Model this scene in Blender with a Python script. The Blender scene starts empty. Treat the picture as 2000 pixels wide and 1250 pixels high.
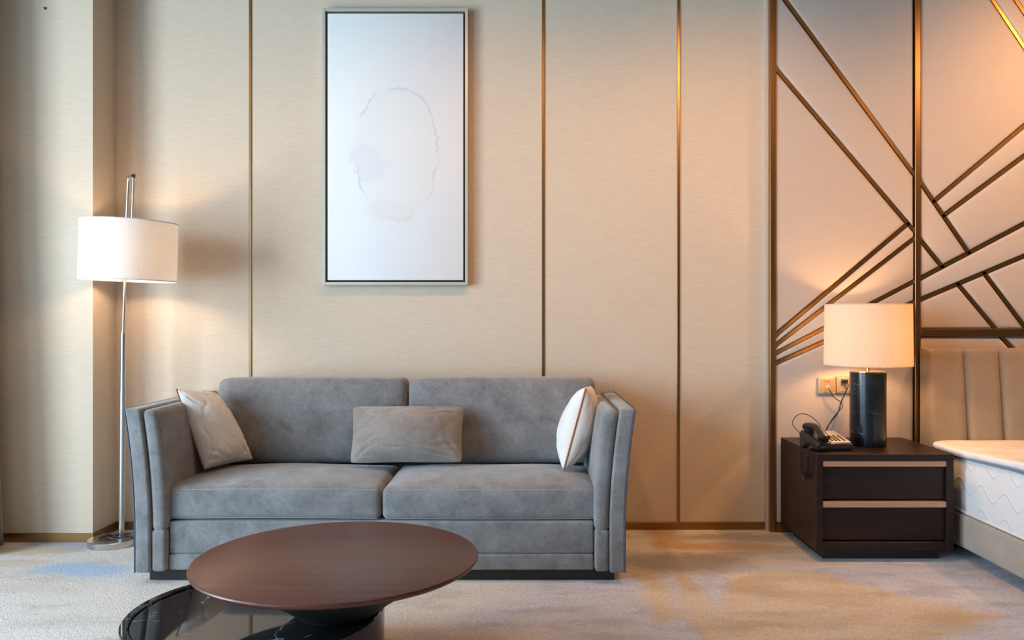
import bpy, bmesh, math, random
from mathutils import Vector, Matrix, noise as mnoise

random.seed(4)
C = bpy.context.scene.collection
SC = bpy.context.scene
PI = math.pi

# ------------------------------------------------------------------ camera
CAMH, FPX, U0, V0 = 1.15, 1600.0, 1025.0, 620.0
cam = bpy.data.cameras.new('camera')
cam.sensor_width = 36.0
cam.lens = 36.0 * FPX / 2000.0
cam.shift_x = (1000.0 - U0) / 2000.0
cam.shift_y = (V0 - 625.0) / 2000.0
cam.clip_start = 0.05
camo = bpy.data.objects.new('camera', cam)
C.objects.link(camo)
camo.location = (0, 0, CAMH)
camo.rotation_euler = (PI / 2, 0, 0)
SC.camera = camo

# ------------------------------------------------------------------ view, world, lights
SC.view_settings.view_transform = 'Standard'
SC.view_settings.look = 'None'
SC.view_settings.gamma = 1.0
SC.view_settings.use_curve_mapping = False
SC.view_settings.exposure = -0.17
SC.cycles.max_bounces = 8
SC.cycles.diffuse_bounces = 5
SC.cycles.sample_clamp_indirect = 6.0

world = bpy.data.worlds.new('sky')
SC.world = world
world.use_nodes = True
world.node_tree.nodes['Background'].inputs[0].default_value = (0.70, 0.85, 1.0, 1)
world.node_tree.nodes['Background'].inputs[1].default_value = 4.0

def area(name, loc, rot, sx, sy, power, col):
    l = bpy.data.lights.new(name, 'AREA')
    l.shape = 'RECTANGLE'; l.size = sx; l.size_y = sy; l.energy = power; l.color = col
    o = bpy.data.objects.new(name, l); C.objects.link(o)
    o.location = loc; o.rotation_euler = rot
    return o

def spot(name, loc, target, power, col, angle=90, blend=0.8, radius=0.05):
    l = bpy.data.lights.new(name, 'SPOT')
    l.energy = power; l.color = col; l.spot_size = math.radians(angle); l.spot_blend = blend
    l.shadow_soft_size = radius
    o = bpy.data.objects.new(name, l); C.objects.link(o)
    o.location = loc
    o.rotation_euler = (Vector(target) - Vector(loc)).to_track_quat('-Z', 'Y').to_euler()
    return o

DAY = (0.66, 0.84, 1.0)
DAYB = (0.38, 0.69, 1.0)
WARM = (1.0, 0.50, 0.19)
WARM2 = (1.0, 0.50, 0.20)
# daylight coming in through the two windows of the left wall
area('window_daylight', (-4.04, 1.75, 1.45), (0, -PI / 2, 0), 2.5, 1.65, 245, DAY)
area('window_daylight', (-4.04, -1.3, 1.45), (0, -PI / 2, 0), 2.5, 2.9, 215, DAYB)
# recessed ceiling downlights
spot('downlight', (3.0, 3.35, 2.93), (2.9, 4.4, 1.7), 175, WARM2, 130, 1.0)
for dx in (-1.7, -0.2, 1.1, 2.6):
    spot('downlight', (dx, 3.1, 2.93), (dx, 4.44, 0.7), {-1.7: 16, -0.2: 70, 1.1: 120, 2.6: 25}[dx], WARM, 125, 1.0, 0.06)
for dx in (-1.2, 0.9):
    spot('downlight', (dx, 0.9, 2.93), (dx, 0.9, 0.0), 11, WARM, 165, 1.0, 0.06)

# ------------------------------------------------------------------ materials
class NT:
    def __init__(s, name):
        s.m = bpy.data.materials.new(name); s.m.use_nodes = True
        s.t = s.m.node_tree; s.b = s.t.nodes['Principled BSDF']; s.out = s.t.nodes['Material Output']
        s.tc = s.t.nodes.new('ShaderNodeTexCoord')
    def n(s, ty, **k):
        nd = s.t.nodes.new(ty)
        for a, v in k.items(): setattr(nd, a, v)
        return nd
    def l(s, a, b): s.t.links.new(a, b)
    def set(s, **k):
        for a, v in k.items(): s.b.inputs[a.replace('_', ' ')].default_value = v
    def geo(s):
        g = s.n('ShaderNodeNewGeometry'); return g.outputs['Position']
    def mapping(s, src, scale=(1, 1, 1), rot=(0, 0, 0), loc=(0, 0, 0)):
        m = s.n('ShaderNodeMapping'); s.l(src, m.inputs['Vector'])
        m.inputs['Scale'].default_value = scale; m.inputs['Rotation'].default_value = rot; m.inputs['Location'].default_value = loc
        return m.outputs[0]
    def noise(s, src, scale=5, detail=3, rough=0.5, dist=0):
        nd = s.n('ShaderNodeTexNoise'); s.l(src, nd.inputs['Vector'])
        nd.inputs['Scale'].default_value = scale; nd.inputs['Detail'].default_value = detail
        nd.inputs['Roughness'].default_value = rough; nd.inputs['Distortion'].default_value = dist
        return nd
    def ramp(s, src, stops):
        r = s.n('ShaderNodeValToRGB'); s.l(src, r.inputs[0])
        e = r.color_ramp.elements
        while len(e) < len(stops): e.new(0.5)
        for el, (p, c) in zip(e, stops):
            el.position = p; el.color = (*c, 1) if len(c) == 3 else c
        return r.outputs[0]
    def mix(s, fac, a, b, blend='MIX'):
        m = s.n('ShaderNodeMix', data_type='RGBA', blend_type=blend)
        for sock, v in ((m.inputs[0], fac), (m.inputs[6], a), (m.inputs[7], b)):
            if hasattr(v, 'is_linked'): s.l(v, sock)
            elif isinstance(v, (int, float)): sock.default_value = v
            else: sock.default_value = (*v, 1)
        return m.outputs[2]
    def math(s, op, a, b=0.0, c=None, clamp=False):
        m = s.n('ShaderNodeMath', operation=op, use_clamp=clamp)
        for i, v in enumerate((a, b, c)):
            if v is None: continue
            if hasattr(v, 'is_linked'): s.l(v, m.inputs[i])
            else: m.inputs[i].default_value = v
        return m.outputs[0]
    def smooth(s, src, lo, hi, a=0.0, b=1.0):
        m = s.n('ShaderNodeMapRange', interpolation_type='SMOOTHSTEP'); s.l(src, m.inputs[0])
        for i, v in zip((1, 2, 3, 4), (lo, hi, a, b)): m.inputs[i].default_value = v
        return m.outputs[0]
    def sep(s, src):
        m = s.n('ShaderNodeSeparateXYZ'); s.l(src, m.inputs[0]); return m.outputs
    def bump(s, h, strength=0.3, dist=0.002):
        b = s.n('ShaderNodeBump'); b.inputs['Strength'].default_value = strength; b.inputs['Distance'].default_value = dist
        s.l(h, b.inputs['Height']); s.l(b.outputs[0], s.b.inputs['Normal'])

def simple(name, col, rough=0.5, metal=0.0, spec=0.5, sheen=0.0, coat=0.0):
    k = NT(name); k.set(Base_Color=(*col, 1), Roughness=rough, Metallic=metal)
    k.b.inputs['Specular IOR Level'].default_value = spec
    k.b.inputs['Sheen Weight'].default_value = sheen
    k.b.inputs['Coat Weight'].default_value = coat
    return k.m

def linen(name, c1, c2, amt=1.0):
    k = NT(name); p = k.geo()
    a = k.noise(k.mapping(p, (14, 14, 420)), 1, 4, 0.6)
    b = k.noise(k.mapping(p, (500, 500, 90)), 1, 2, 0.5)
    f = k.math('ADD', k.math('MULTIPLY', a.outputs[0], 0.65), k.math('MULTIPLY', b.outputs[0], 0.35))
    k.l(k.ramp(f, [(0.34, c1), (0.66, c2)]), k.b.inputs['Base Color'])
    k.set(Roughness=0.85); k.b.inputs['Specular IOR Level'].default_value = 0.2
    k.bump(f, 0.25 * amt, 0.0015)
    return k.m

def fabric(name, c1, c2, patch=7.0, weave=900, sheen=0.3, bumpd=0.0012, stretch=(1, 1, 1)):
    k = NT(name); p = k.geo()
    a = k.noise(k.mapping(p, stretch), patch, 5, 0.62, 0.4)
    b = k.noise(p, weave * 0.45, 2, 0.6)
    c = k.noise(p, 60, 3, 0.7)
    f = k.math('ADD', k.math('MULTIPLY', a.outputs[0], 0.55), k.math('ADD', k.math('MULTIPLY', b.outputs[0], 0.2), k.math('MULTIPLY', c.outputs[0], 0.25)))
    k.l(k.ramp(f, [(0.36, c1), (0.64, c2)]), k.b.inputs['Base Color'])
    k.set(Roughness=0.9); k.b.inputs['Specular IOR Level'].default_value = 0.15
    k.b.inputs['Sheen Weight'].default_value = sheen; k.b.inputs['Sheen Roughness'].default_value = 0.5
    k.bump(k.math('ADD', b.outputs[0], k.math('MULTIPLY', c.outputs[0], 0.6)), 0.45, bumpd)
    return k.m

def wood(name, c1, c2, rough=0.3, spec=0.5, grain=(3, 120, 120), coat=0.0):
    k = NT(name); p = k.geo()
    a = k.noise(k.mapping(p, grain), 1, 5, 0.62, 0.3)
    k.l(k.ramp(a.outputs[0], [(0.30, c1), (0.72, c2)]), k.b.inputs['Base Color'])
    k.set(Roughness=rough); k.b.inputs['Specular IOR Level'].default_value = spec
    k.b.inputs['Coat Weight'].default_value = coat
    k.bump(a.outputs[0], 0.06, 0.0006)
    return k

M = {}
M['wallpaper'] = linen('linen_wallpaper', (0.52, 0.425, 0.325), (0.63, 0.525, 0.41))
M['panel'] = linen('padded_panel_fabric', (0.46, 0.39, 0.335), (0.51, 0.435, 0.38), 0.4)
M['gold'] = simple('brushed_bronze', (0.33, 0.185, 0.075), 0.36, 1.0)
M['goldstrip'] = simple('polished_bronze_strip', (0.46, 0.25, 0.09), 0.32, 1.0)
M['ceil'] = simple('ceiling_paint', (0.28, 0.255, 0.22), 0.9)
M['plain'] = simple('plain_wall_paint', (0.32, 0.27, 0.21), 0.9)
M['darkwall'] = simple('dark_walnut_wall', (0.10, 0.065, 0.045), 0.6)
M['sofa'] = fabric('grey_velvet', (0.120, 0.120, 0.120), (0.250, 0.250, 0.252), 9.0, 900, 0.35)
M['lumbar'] = fabric('taupe_velvet', (0.19, 0.165, 0.145), (0.29, 0.26, 0.235), 7, 900, 0.35)
M['cushion'] = fabric('ivory_cotton', (0.66, 0.625, 0.59), (0.73, 0.70, 0.665), 10, 700, 0.1, 0.0008)
M['rust'] = simple('rust_piping', (0.33, 0.11, 0.03), 0.6)
M['navy'] = simple('dark_blue_piping', (0.05, 0.06, 0.10), 0.7)
M['stitch'] = simple('pale_stitching', (0.30, 0.29, 0.28), 0.9)
M['blackwood'] = simple('black_plinth', (0.012, 0.010, 0.010), 0.45)
M['steel'] = simple('brushed_steel', (0.58, 0.56, 0.53), 0.30, 1.0)
M['steel_dark'] = simple('dark_steel', (0.12, 0.11, 0.10), 0.3, 1.0)
M['black'] = simple('black_plastic', (0.012, 0.012, 0.013), 0.32)
M['cable'] = simple('black_cable', (0.012, 0.011, 0.012), 0.5)
M['frame'] = simple('champagne_frame', (0.50, 0.475, 0.40), 0.4, 0.35)
M['liner'] = simple('black_liner', (0.008, 0.008, 0.009), 0.6)
M['headboard'] = fabric('tan_suede', (0.285, 0.215, 0.145), (0.345, 0.265, 0.185), 9, 900, 0.25)
M['bedbase'] = fabric('taupe_upholstery', (0.30, 0.265, 0.22), (0.37, 0.33, 0.28), 9, 900, 0.2)
M['mattrim'] = simple('mattress_piping', (0.62, 0.63, 0.64), 0.8)
M['matgrey'] = simple('mattress_grey_piping', (0.22, 0.25, 0.29), 0.8)
M['brass'] = simple('warm_brass', (0.72, 0.46, 0.18), 0.25, 1.0)
M['plate'] = simple('champagne_socket_plate', (0.55, 0.38, 0.22), 0.35, 0.35)
M['slot'] = simple('socket_slot', (0.03, 0.025, 0.02), 0.6)
M['red'] = simple('red_print', (0.55, 0.04, 0.015), 0.5)
M['redlens'] = simple('red_lens', (0.22, 0.01, 0.008), 0.2)
M['white'] = simple('white_plastic', (0.72, 0.68, 0.66), 0.4)
M['zip'] = simple('zip_metal', (0.5, 0.48, 0.42), 0.4, 0.8)
M['curtain'] = fabric('grey_curtain', (0.36, 0.33, 0.29), (0.46, 0.43, 0.38), 6, 700, 0.1)
M['winframe'] = simple('window_frame_metal', (0.10, 0.09, 0.08), 0.4, 0.6)

k = wood('walnut_veneer', (0.070, 0.0200, 0.0120), (0.140, 0.044, 0.027), 0.33, 0.42, (2.5, 70, 70))
p = k.geo()
v = k.n('ShaderNodeTexVoronoi'); k.l(k.mapping(p, (1, 1, 0)), v.inputs['Vector']); v.inputs['Scale'].default_value = 34
dn = k.noise(p, 5, 2)
spk = k.math('MULTIPLY', k.smooth(v.outputs['Distance'], 0.03, 0.045, 1, 0), k.smooth(dn.outputs[0], 0.48, 0.60))
src = k.b.inputs['Base Color'].links[0].from_socket
k.l(k.mix(k.math('MULTIPLY', spk, 0.5), src, (0.5, 0.42, 0.36)), k.b.inputs['Base Color'])
M['walnut'] = k.m
M['wenge'] = wood('dark_wenge', (0.009, 0.0042, 0.0037), (0.025, 0.0105, 0.0085), 0.40, 0.32, (4, 90, 90)).m
M['wenge_v'] = M['wenge']
M['copperwood'] = wood('rose_copper_pull', (0.36, 0.185, 0.115), (0.50, 0.28, 0.18), 0.45, 0.5, (4, 300, 300)).m

def marble(name, base, vein, rough, scale, width=0.02):
    k = NT(name); p = k.geo()
    d = k.noise(p, 3.0, 4, 0.6)
    wv = k.n('ShaderNodeVectorMath', operation='MULTIPLY_ADD')
    k.l(d.outputs['Color'], wv.inputs[0]); wv.inputs[1].default_value = (0.35, 0.35, 0.35); k.l(p, wv.inputs[2])
    vo = k.n('ShaderNodeTexVoronoi', feature='DISTANCE_TO_EDGE'); k.l(wv.outputs[0], vo.inputs['Vector']); vo.inputs['Scale'].default_value = scale
    br = k.noise(p, 9, 3, 0.6)
    line = k.math('MULTIPLY', k.smooth(vo.outputs[0], 0.0, width, 1, 0), k.smooth(br.outputs[0], 0.50, 0.66))
    cl = k.noise(p, 4, 5, 0.7)
    bc = k.mix(k.smooth(cl.outputs[0], 0.4, 0.75), base, tuple(min(1, c * 2.2 + 0.004) for c in base))
    k.l(k.mix(line, bc, vein), k.b.inputs['Base Color'])
    k.set(Roughness=rough)
    return k.m
M['marble'] = marble('black_marble', (0.008, 0.008, 0.009), (0.40, 0.42, 0.45), 0.035, 5.0, 0.016)
M['lampmarble'] = marble('black_marble_lamp', (0.006, 0.008, 0.010), (0.22, 0.22, 0.22), 0.2, 6.0, 0.012)

def shade_mat(name, col, trans, streak):
    k = NT(name); p = k.geo()
    a = k.noise(k.mapping(p, streak), 1, 3, 0.6)
    c = k.ramp(a.outputs[0], [(0.3, tuple(x * 0.86 for x in col)), (0.7, col)])
    d = k.n('ShaderNodeBsdfDiffuse'); t = k.n('ShaderNodeBsdfTranslucent'); m = k.n('ShaderNodeMixShader')
    k.l(c, d.inputs[0]); k.l(c, t.inputs[0]); m.inputs[0].default_value = trans
    k.l(d.outputs[0], m.inputs[1]); k.l(t.outputs[0], m.inputs[2]); k.l(m.outputs[0], k.out.inputs[0])
    return k.m
M['shade_white'] = shade_mat('white_lampshade', (0.90, 0.885, 0.87), 0.42, (200, 200, 200))
M['shade_linen'] = shade_mat('linen_lampshade', (0.85, 0.77, 0.66), 0.5, (260, 260, 60))

def emit(name, col, st):
    k = NT(name); e = k.n('ShaderNodeEmission'); e.inputs[0].default_value = (*col, 1); e.inputs[1].default_value = st
    k.l(e.outputs[0], k.out.inputs[0]); return k.m
M['bulb_table'] = emit('table_lamp_bulb', (1.0, 0.55, 0.22), 260)
M['bulb_floor'] = emit('floor_lamp_bulb', (1.0, 0.66, 0.40), 200)

# window pane: mostly clear
k = NT('window_glass')
tr = k.n('ShaderNodeBsdfTransparent'); gl = k.n('ShaderNodeBsdfGlossy'); mx = k.n('ShaderNodeMixShader'); fr = k.n('ShaderNodeFresnel')
gl.inputs['Roughness'].default_value = 0.02; fr.inputs[0].default_value = 1.12
k.l(fr.outputs[0], mx.inputs[0]); k.l(tr.outputs[0], mx.inputs[1]); k.l(gl.outputs[0], mx.inputs[2]); k.l(mx.outputs[0], k.out.inputs[0])
M['glass'] = k.m

# mattress side: wavy quilting
k = NT('quilted_mattress_side'); p = k.geo(); X, Y, Z = k.sep(p)
s1 = k.math('MULTIPLY', k.math('SINE', k.math('MULTIPLY', k.math('ADD', Y, 0.016), 2 * PI / 0.185)), 0.030)
row = k.math('SUBTRACT', k.math('MODULO', k.math('ADD', k.math('SUBTRACT', Z, s1), 0.93), 0.112), 0.056)
rd = k.math('ABSOLUTE', row)
k.set(Base_Color=(0.66, 0.665, 0.67, 1), Roughness=0.75)
k.bump(k.smooth(rd, 0.0, 0.011, 1, 0), 0.6, 0.004)
M['mattress'] = k.m
k = NT('quilted_mattress_top'); p = k.geo()
nn = k.noise(p, 7, 2); k.set(Base_Color=(0.70, 0.69, 0.685, 1), Roughness=0.8); k.bump(nn.outputs[0], 0.8, 0.03)
M['mattress_top'] = k.m

# painting canvas: pale abstract wash
PCX, PCZ = (771 - U0) * 4.41 / FPX, CAMH - (287 - V0) * 4.41 / FPX
k = NT('pale_abstract_canvas'); p = k.geo()
def px(u): return (u - U0) * 4.41 / FPX
def pz(v): return CAMH - (v - V0) * 4.41 / FPX
dn = k.noise(k.mapping(p, (1, 0, 1)), 5.0, 6, 0.62)
wv = k.n('ShaderNodeVectorMath', operation='MULTIPLY_ADD'); k.l(dn.outputs['Color'], wv.inputs[0]); wv.inputs[1].default_value = (0.16, 0, 0.16)
sb = k.n('ShaderNodeVectorMath', operation='SUBTRACT'); k.l(p, sb.inputs[0]); sb.inputs[1].default_value = (0.08, 0, 0.08); k.l(sb.outputs[0], wv.inputs[2])
def blob(u, v, ru, rv, rot=0.0):
    s1 = k.n('ShaderNodeVectorMath', operation='SUBTRACT'); k.l(wv.outputs[0], s1.inputs[0]); s1.inputs[1].default_value = (px(u), 0, pz(v))
    a = k.mapping(s1.outputs[0], (FPX / 4.41 / ru, 0, FPX / 4.41 / rv))
    l = k.n('ShaderNodeVectorMath', operation='LENGTH'); k.l(a, l.inputs[0]); return l.outputs['Value']
r = blob(776, 300, 84, 128)
ring = k.smooth(k.math('ABSOLUTE', k.math('SUBTRACT', r, 1.0)), 0.0, 0.035, 1, 0)
rn = k.noise(k.mapping(p, (1, 0, 1)), 4.5, 2)
ring = k.math('MULTIPLY', ring, k.smooth(rn.outputs[0], 0.42, 0.62))
inside = k.smooth(r, 0.97, 1.03, 1, 0)
bigwash = k.noise(k.mapping(p, (1, 0, 1)), 1.6, 2)
col = k.mix(k.smooth(bigwash.outputs[0], 0.35, 0.65), (0.68, 0.69, 0.705), (0.705, 0.705, 0.69))
col = k.mix(k.math('MULTIPLY', inside, 0.8), col, (0.67, 0.685, 0.67))
lil = k.math('MULTIPLY', k.smooth(blob(716, 318, 36, 44), 0.85, 1.0, 1, 0), 0.9)
lil2 = k.math('MULTIPLY', k.smooth(blob(748, 322, 24, 10), 0.8, 1.0, 1, 0), 0.9)
col = k.mix(lil, col, (0.635, 0.64, 0.665)); col = k.mix(lil2, col, (0.635, 0.64, 0.66))
col = k.mix(k.math('MULTIPLY', k.smooth(blob(765, 415, 52, 22), 0.8, 1.0, 1, 0), 0.6), col, (0.645, 0.64, 0.61))
col = k.mix(k.math('MULTIPLY', ring, 0.8), col, (0.50, 0.52, 0.60))
k.l(col, k.b.inputs['Base Color']); k.set(Roughness=0.7)
M['canvas'] = k.m

# carpet: soft painterly patches woven into a pale pile
k = NT('patterned_carpet'); p = k.geo()
d1 = k.noise(p, 2.2, 5, 0.65); d2 = k.noise(p, 26, 4, 0.7)
w1 = k.n('ShaderNodeVectorMath', operation='MULTIPLY_ADD'); k.l(d1.outputs['Color'], w1.inputs[0]); w1.inputs[1].default_value = (0.22, 0.22, 0); k.l(p, w1.inputs[2])
w2 = k.n('ShaderNodeVectorMath', operation='MULTIPLY_ADD'); k.l(d2.outputs['Color'], w2.inputs[0]); w2.inputs[1].default_value = (0.10, 0.10, 0); k.l(w1.outputs[0], w2.inputs[2])
w3 = k.n('ShaderNodeVectorMath', operation='SUBTRACT'); k.l(w2.outputs[0], w3.inputs[0]); w3.inputs[1].default_value = (0.16, 0.16, 0)
st = k.noise(k.mapping(w3.outputs[0], (1.1, 3.2, 0), (0, 0, 0.5)), 1.5, 4, 0.6)
CREAM, GOLD, GREY, BLUE, LILAC, BROWN = (0.70, 0.66, 0.615), (0.60, 0.425, 0.235), (0.34, 0.345, 0.42), (0.42, 0.54, 0.72), (0.50, 0.515, 0.62), (0.28, 0.235, 0.215)
col = k.ramp(st.outputs[0], [(0.32, (0.50, 0.43, 0.35)), (0.45, CREAM), (0.60, (0.73, 0.695, 0.65)), (0.72, (0.58, 0.48, 0.36))])
sn = k.noise(k.mapping(w3.outputs[0], (2.2, 6.5, 0), (0, 0, 0.35)), 1.6, 5, 0.68)
streak = k.smooth(sn.outputs[0], 0.34, 0.58, 0.28, 1.0)
def patch(col, u, v, ru, rv, c, rot=0.0, amt=0.85, soft=0.22, st=None):
    st = streak if st is None else st
    Yc = CAMH * FPX / (v - V0); Xc = (u - U0) * Yc / FPX
    rx = ru * Yc / FPX; ry = rv * Yc * Yc / (CAMH * FPX)
    s1 = k.n('ShaderNodeVectorMath', operation='SUBTRACT'); k.l(w3.outputs[0], s1.inputs[0]); s1.inputs[1].default_value = (Xc, Yc, 0)
    a = k.mapping(k.mapping(s1.outputs[0], (1, 1, 0), (0, 0, rot)), (1 / rx, 1 / ry, 0))
    l = k.n('ShaderNodeVectorMath', operation='LENGTH'); k.l(a, l.inputs[0])
    return k.mix(k.math('MULTIPLY', k.smooth(l.outputs['Value'], 1 - soft, 1 + soft, amt, 0), st), col, c)
def poly(col, pts, c, amt=0.9, soft=0.04, st=1.0):
    q = []
    for u, v in pts:
        Yc = CAMH * FPX / (v - V0); q.append(Vector(((u - U0) * Yc / FPX, Yc)))
    ctr = sum(q, Vector((0, 0))) / len(q); d = None
    for a, b in zip(q, q[1:] + q[:1]):
        e = (b - a).normalized(); n = Vector((e.y, -e.x))
        if n.dot(ctr - a) > 0: n = -n
        dp = k.n('ShaderNodeVectorMath', operation='DOT_PRODUCT'); k.l(w3.outputs[0], dp.inputs[0]); dp.inputs[1].default_value = (n.x, n.y, 0)
        t = k.math('SUBTRACT', dp.outputs['Value'], n.dot(a))
        d = t if d is None else k.math('MAXIMUM', d, t)
    return k.mix(k.math('MULTIPLY', k.smooth(d, -soft, soft, amt, 0), st), col, c)
mott = k.mix(k.smooth(sn.outputs[0], 0.34, 0.60), (0.46, 0.46, 0.54), (0.63, 0.64, 0.74))
mott = k.mix(k.smooth(st.outputs[0], 0.52, 0.66), mott, (0.70, 0.67, 0.70))
col = poly(col, [(700, 1140), (1100, 1120), (1300, 1030), (1700, 1030), (2600, 1050), (2600, 1320), (700, 1320)], mott, 0.95, 0.10)
gold = k.mix(k.smooth(st.outputs[0], 0.36, 0.62), (0.57, 0.405, 0.225), (0.74, 0.61, 0.45))
col = poly(col, [(1425, 1117), (1560, 1112), (1760, 1158), (1960, 1206), (1860, 1245), (1700, 1310), (1330, 1310)], gold, 0.95, 0.05, k.smooth(sn.outputs[0], 0.30, 0.5, 0.6, 1.0))
col = poly(col, [(1232, 1112), (1272, 1112), (1332, 1205), (1288, 1217)], gold, 0.95, 0.035)
col = poly(col, [(1303, 1118), (1334, 1118), (1408, 1250), (1358, 1262)], gold, 0.95, 0.035)
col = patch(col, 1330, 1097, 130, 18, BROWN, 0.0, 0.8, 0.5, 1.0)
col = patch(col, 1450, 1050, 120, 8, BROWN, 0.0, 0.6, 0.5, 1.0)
col = poly(col, [(1255, 1030), (1305, 1030), (1345, 1072), (1285, 1074)], (0.55, 0.35, 0.15), 0.9, 0.05)
col = patch(col, 1430, 1068, 110, 8, (0.55, 0.35, 0.15), 0.0, 0.85, 0.4, 1.0)
col = patch(col, 1570, 1097, 80, 9, (0.62, 0.54, 0.51), 0.0, 0.8, 0.5, 1.0)
col = patch(col, 900, 1240, 80, 14, (0.55, 0.46, 0.42), 0.0, 0.6, 0.5)
col = patch(col, 135, 1063, 85, 15, (0.36, 0.38, 0.47), 0.0, 0.95, 0.25, 1.0)
col = patch(col, 160, 1112, 105, 13, BLUE, 0.0, 0.95, 0.35, 1.0)
col = patch(col, 55, 1076, 90, 8, (0.55, 0.43, 0.29), 0.0, 0.8, 0.4, 1.0)
col = patch(col, 30, 1100, 60, 8, (0.60, 0.52, 0.42), 0.0, 0.7, 0.4, 1.0)
col = patch(col, 130, 1215, 110, 12, (0.52, 0.46, 0.39), 0.0, 0.7, 0.5)
col = patch(col, 60, 1150, 120, 10, (0.60, 0.55, 0.50), 0.0, 0.6, 0.5)
fib = k.noise(k.mapping(p, (1, 0.45, 1), (0, 0, 0.5)), 170, 3, 0.7)
fib2 = k.noise(p, 55, 3, 0.75)
ff = k.math('ADD', k.math('MULTIPLY', fib.outputs[0], 0.6), k.math('MULTIPLY', fib2.outputs[0], 0.4))
col = k.mix(k.smooth(ff, 0.36, 0.64, 0.0, 0.62), col, k.mix(1.0, col, (0.58, 0.53, 0.48), 'MULTIPLY'))
k.l(col, k.b.inputs['Base Color']); k.set(Roughness=0.95); k.b.inputs['Specular IOR Level'].default_value = 0.1
k.b.inputs['Sheen Weight'].default_value = 0.25
k.bump(ff, 0.9, 0.012)
M['carpet'] = k.m

# ------------------------------------------------------------------ mesh helpers
def obj(name, bm, mat, parent=None, smooth=True, org=None, autos=None):
    me = bpy.data.meshes.new(name)
    bmesh.ops.recalc_face_normals(bm, faces=bm.faces)
    o = bpy.data.objects.new(name, me)
    off = Vector((0, 0, 0))
    if parent is not None:
        q = parent
        while q is not None: off += q.location; q = q.parent
        o.parent = parent
    elif org is not None:
        off = Vector(org); o.location = off
    bmesh.ops.translate(bm, verts=bm.verts, vec=-off)
    if smooth:
        ang = math.radians(autos if autos is not None else 40)
        for f in bm.faces: f.smooth = True
        for e in bm.edges:
            if len(e.link_faces) == 2 and e.calc_face_angle(0) > ang: e.smooth = False
    bm.to_mesh(me); bm.free()
    me.materials.append(M[mat] if isinstance(mat, str) else mat)
    C.objects.link(o)
    return o

def tag(o, label, cat, group=None, kind=None):
    o['label'] = label; o['category'] = cat
    if group: o['group'] = group
    if kind: o['kind'] = kind
    return o

def thing(name, loc, label, cat, group=None):
    o = bpy.data.objects.new(name, None); o.empty_display_size = 0.05
    C.objects.link(o); o.location = loc
    return tag(o, label, cat, group)

def struct(name, bm, mat, label, cat, smooth=False):
    return tag(obj(name, bm, mat, smooth=smooth), label, cat, None, 'structure')

def box(x0, x1, y0, y1, z0, z1, bev=0.0, seg=2, bm=None):
    own = bm is None
    b = bmesh.new()
    bmesh.ops.create_cube(b, size=1)
    bmesh.ops.scale(b, vec=(x1 - x0, y1 - y0, z1 - z0), verts=b.verts)
    bmesh.ops.translate(b, vec=((x0 + x1) / 2, (y0 + y1) / 2, (z0 + z1) / 2), verts=b.verts)
    if bev > 0:
        bmesh.ops.bevel(b, geom=b.edges[:], offset=bev, segments=seg, profile=0.5, affect='EDGES')
    if own: return b
    me = bpy.data.meshes.new('tmp'); b.to_mesh(me); b.free(); bm.from_mesh(me); bpy.data.meshes.remove(me)
    return bm

def coords(h, r, n):
    a = [-h + r * (1 - math.cos(t * PI / 2 / 4)) * 1.0 for t in range(4)]
    mid = [-(h - r) + 2 * (h - r) * i / n for i in range(n + 1)]
    return a + mid + [-x for x in reversed(a)]

def rbox(cx, cy, cz, hx, hy, hz, r, n=(8, 8, 8), f=None):
    """rounded box from a grid, each point may be moved by f(local normalised, point)"""
    bm = bmesh.new(); H = (hx, hy, hz)
    r = min(r, hx * 0.999, hy * 0.999, hz * 0.999)
    cs = [coords(H[i], r, n[i]) for i in range(3)]
    for ax in range(3):
        a, b = [(1, 2), (2, 0), (0, 1)][ax]
        for sgn in (-1, 1):
            g = []
            for i in cs[a]:
                rowv = []
                for j in cs[b]:
                    q = [0, 0, 0]; q[ax] = sgn * H[ax]; q[a] = i; q[b] = j
                    cl = [max(-(H[t] - r), min(H[t] - r, q[t])) for t in range(3)]
                    o = Vector([q[t] - cl[t] for t in range(3)])
                    if o.length > 1e-9: o = o.normalized() * r
                    rowv.append(bm.verts.new(Vector(cl) + o))
                g.append(rowv)
            for i in range(len(g) - 1):
                for j in range(len(g[0]) - 1):
                    bm.faces.new((g[i][j], g[i + 1][j], g[i + 1][j + 1], g[i][j + 1]))
    bmesh.ops.remove_doubles(bm, verts=bm.verts, dist=1e-5)
    for v in bm.verts:
        p = v.co.copy()
        if f: p = f(p, (p.x / hx, p.y / hy, p.z / hz))
        v.co = p + Vector((cx, cy, cz))
    return bm

def lathe(prof, cx, cy, n=64, bm=None, axis=None, closed=False):
    bm = bm or bmesh.new(); rings = []
    for r, z in prof:
        if r < 1e-6:
            rings.append([bm.verts.new((cx, cy, z))])
        else:
            rings.append([bm.verts.new((cx + r * math.cos(2 * PI * i / n), cy + r * math.sin(2 * PI * i / n), z)) for i in range(n)])
    pr = list(zip(rings, rings[1:])) + ([(rings[-1], rings[0])] if closed else [])
    for a, b in pr:
        if len(a) == 1 and len(b) == 1: continue
        for i in range(n):
            j = (i + 1) % n
            if len(a) == 1: bm.faces.new((a[0], b[i], b[j]))
            elif len(b) == 1: bm.faces.new((a[i], a[j], b[0]))
            else: bm.faces.new((a[i], a[j], b[j], b[i]))
    return bm

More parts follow.
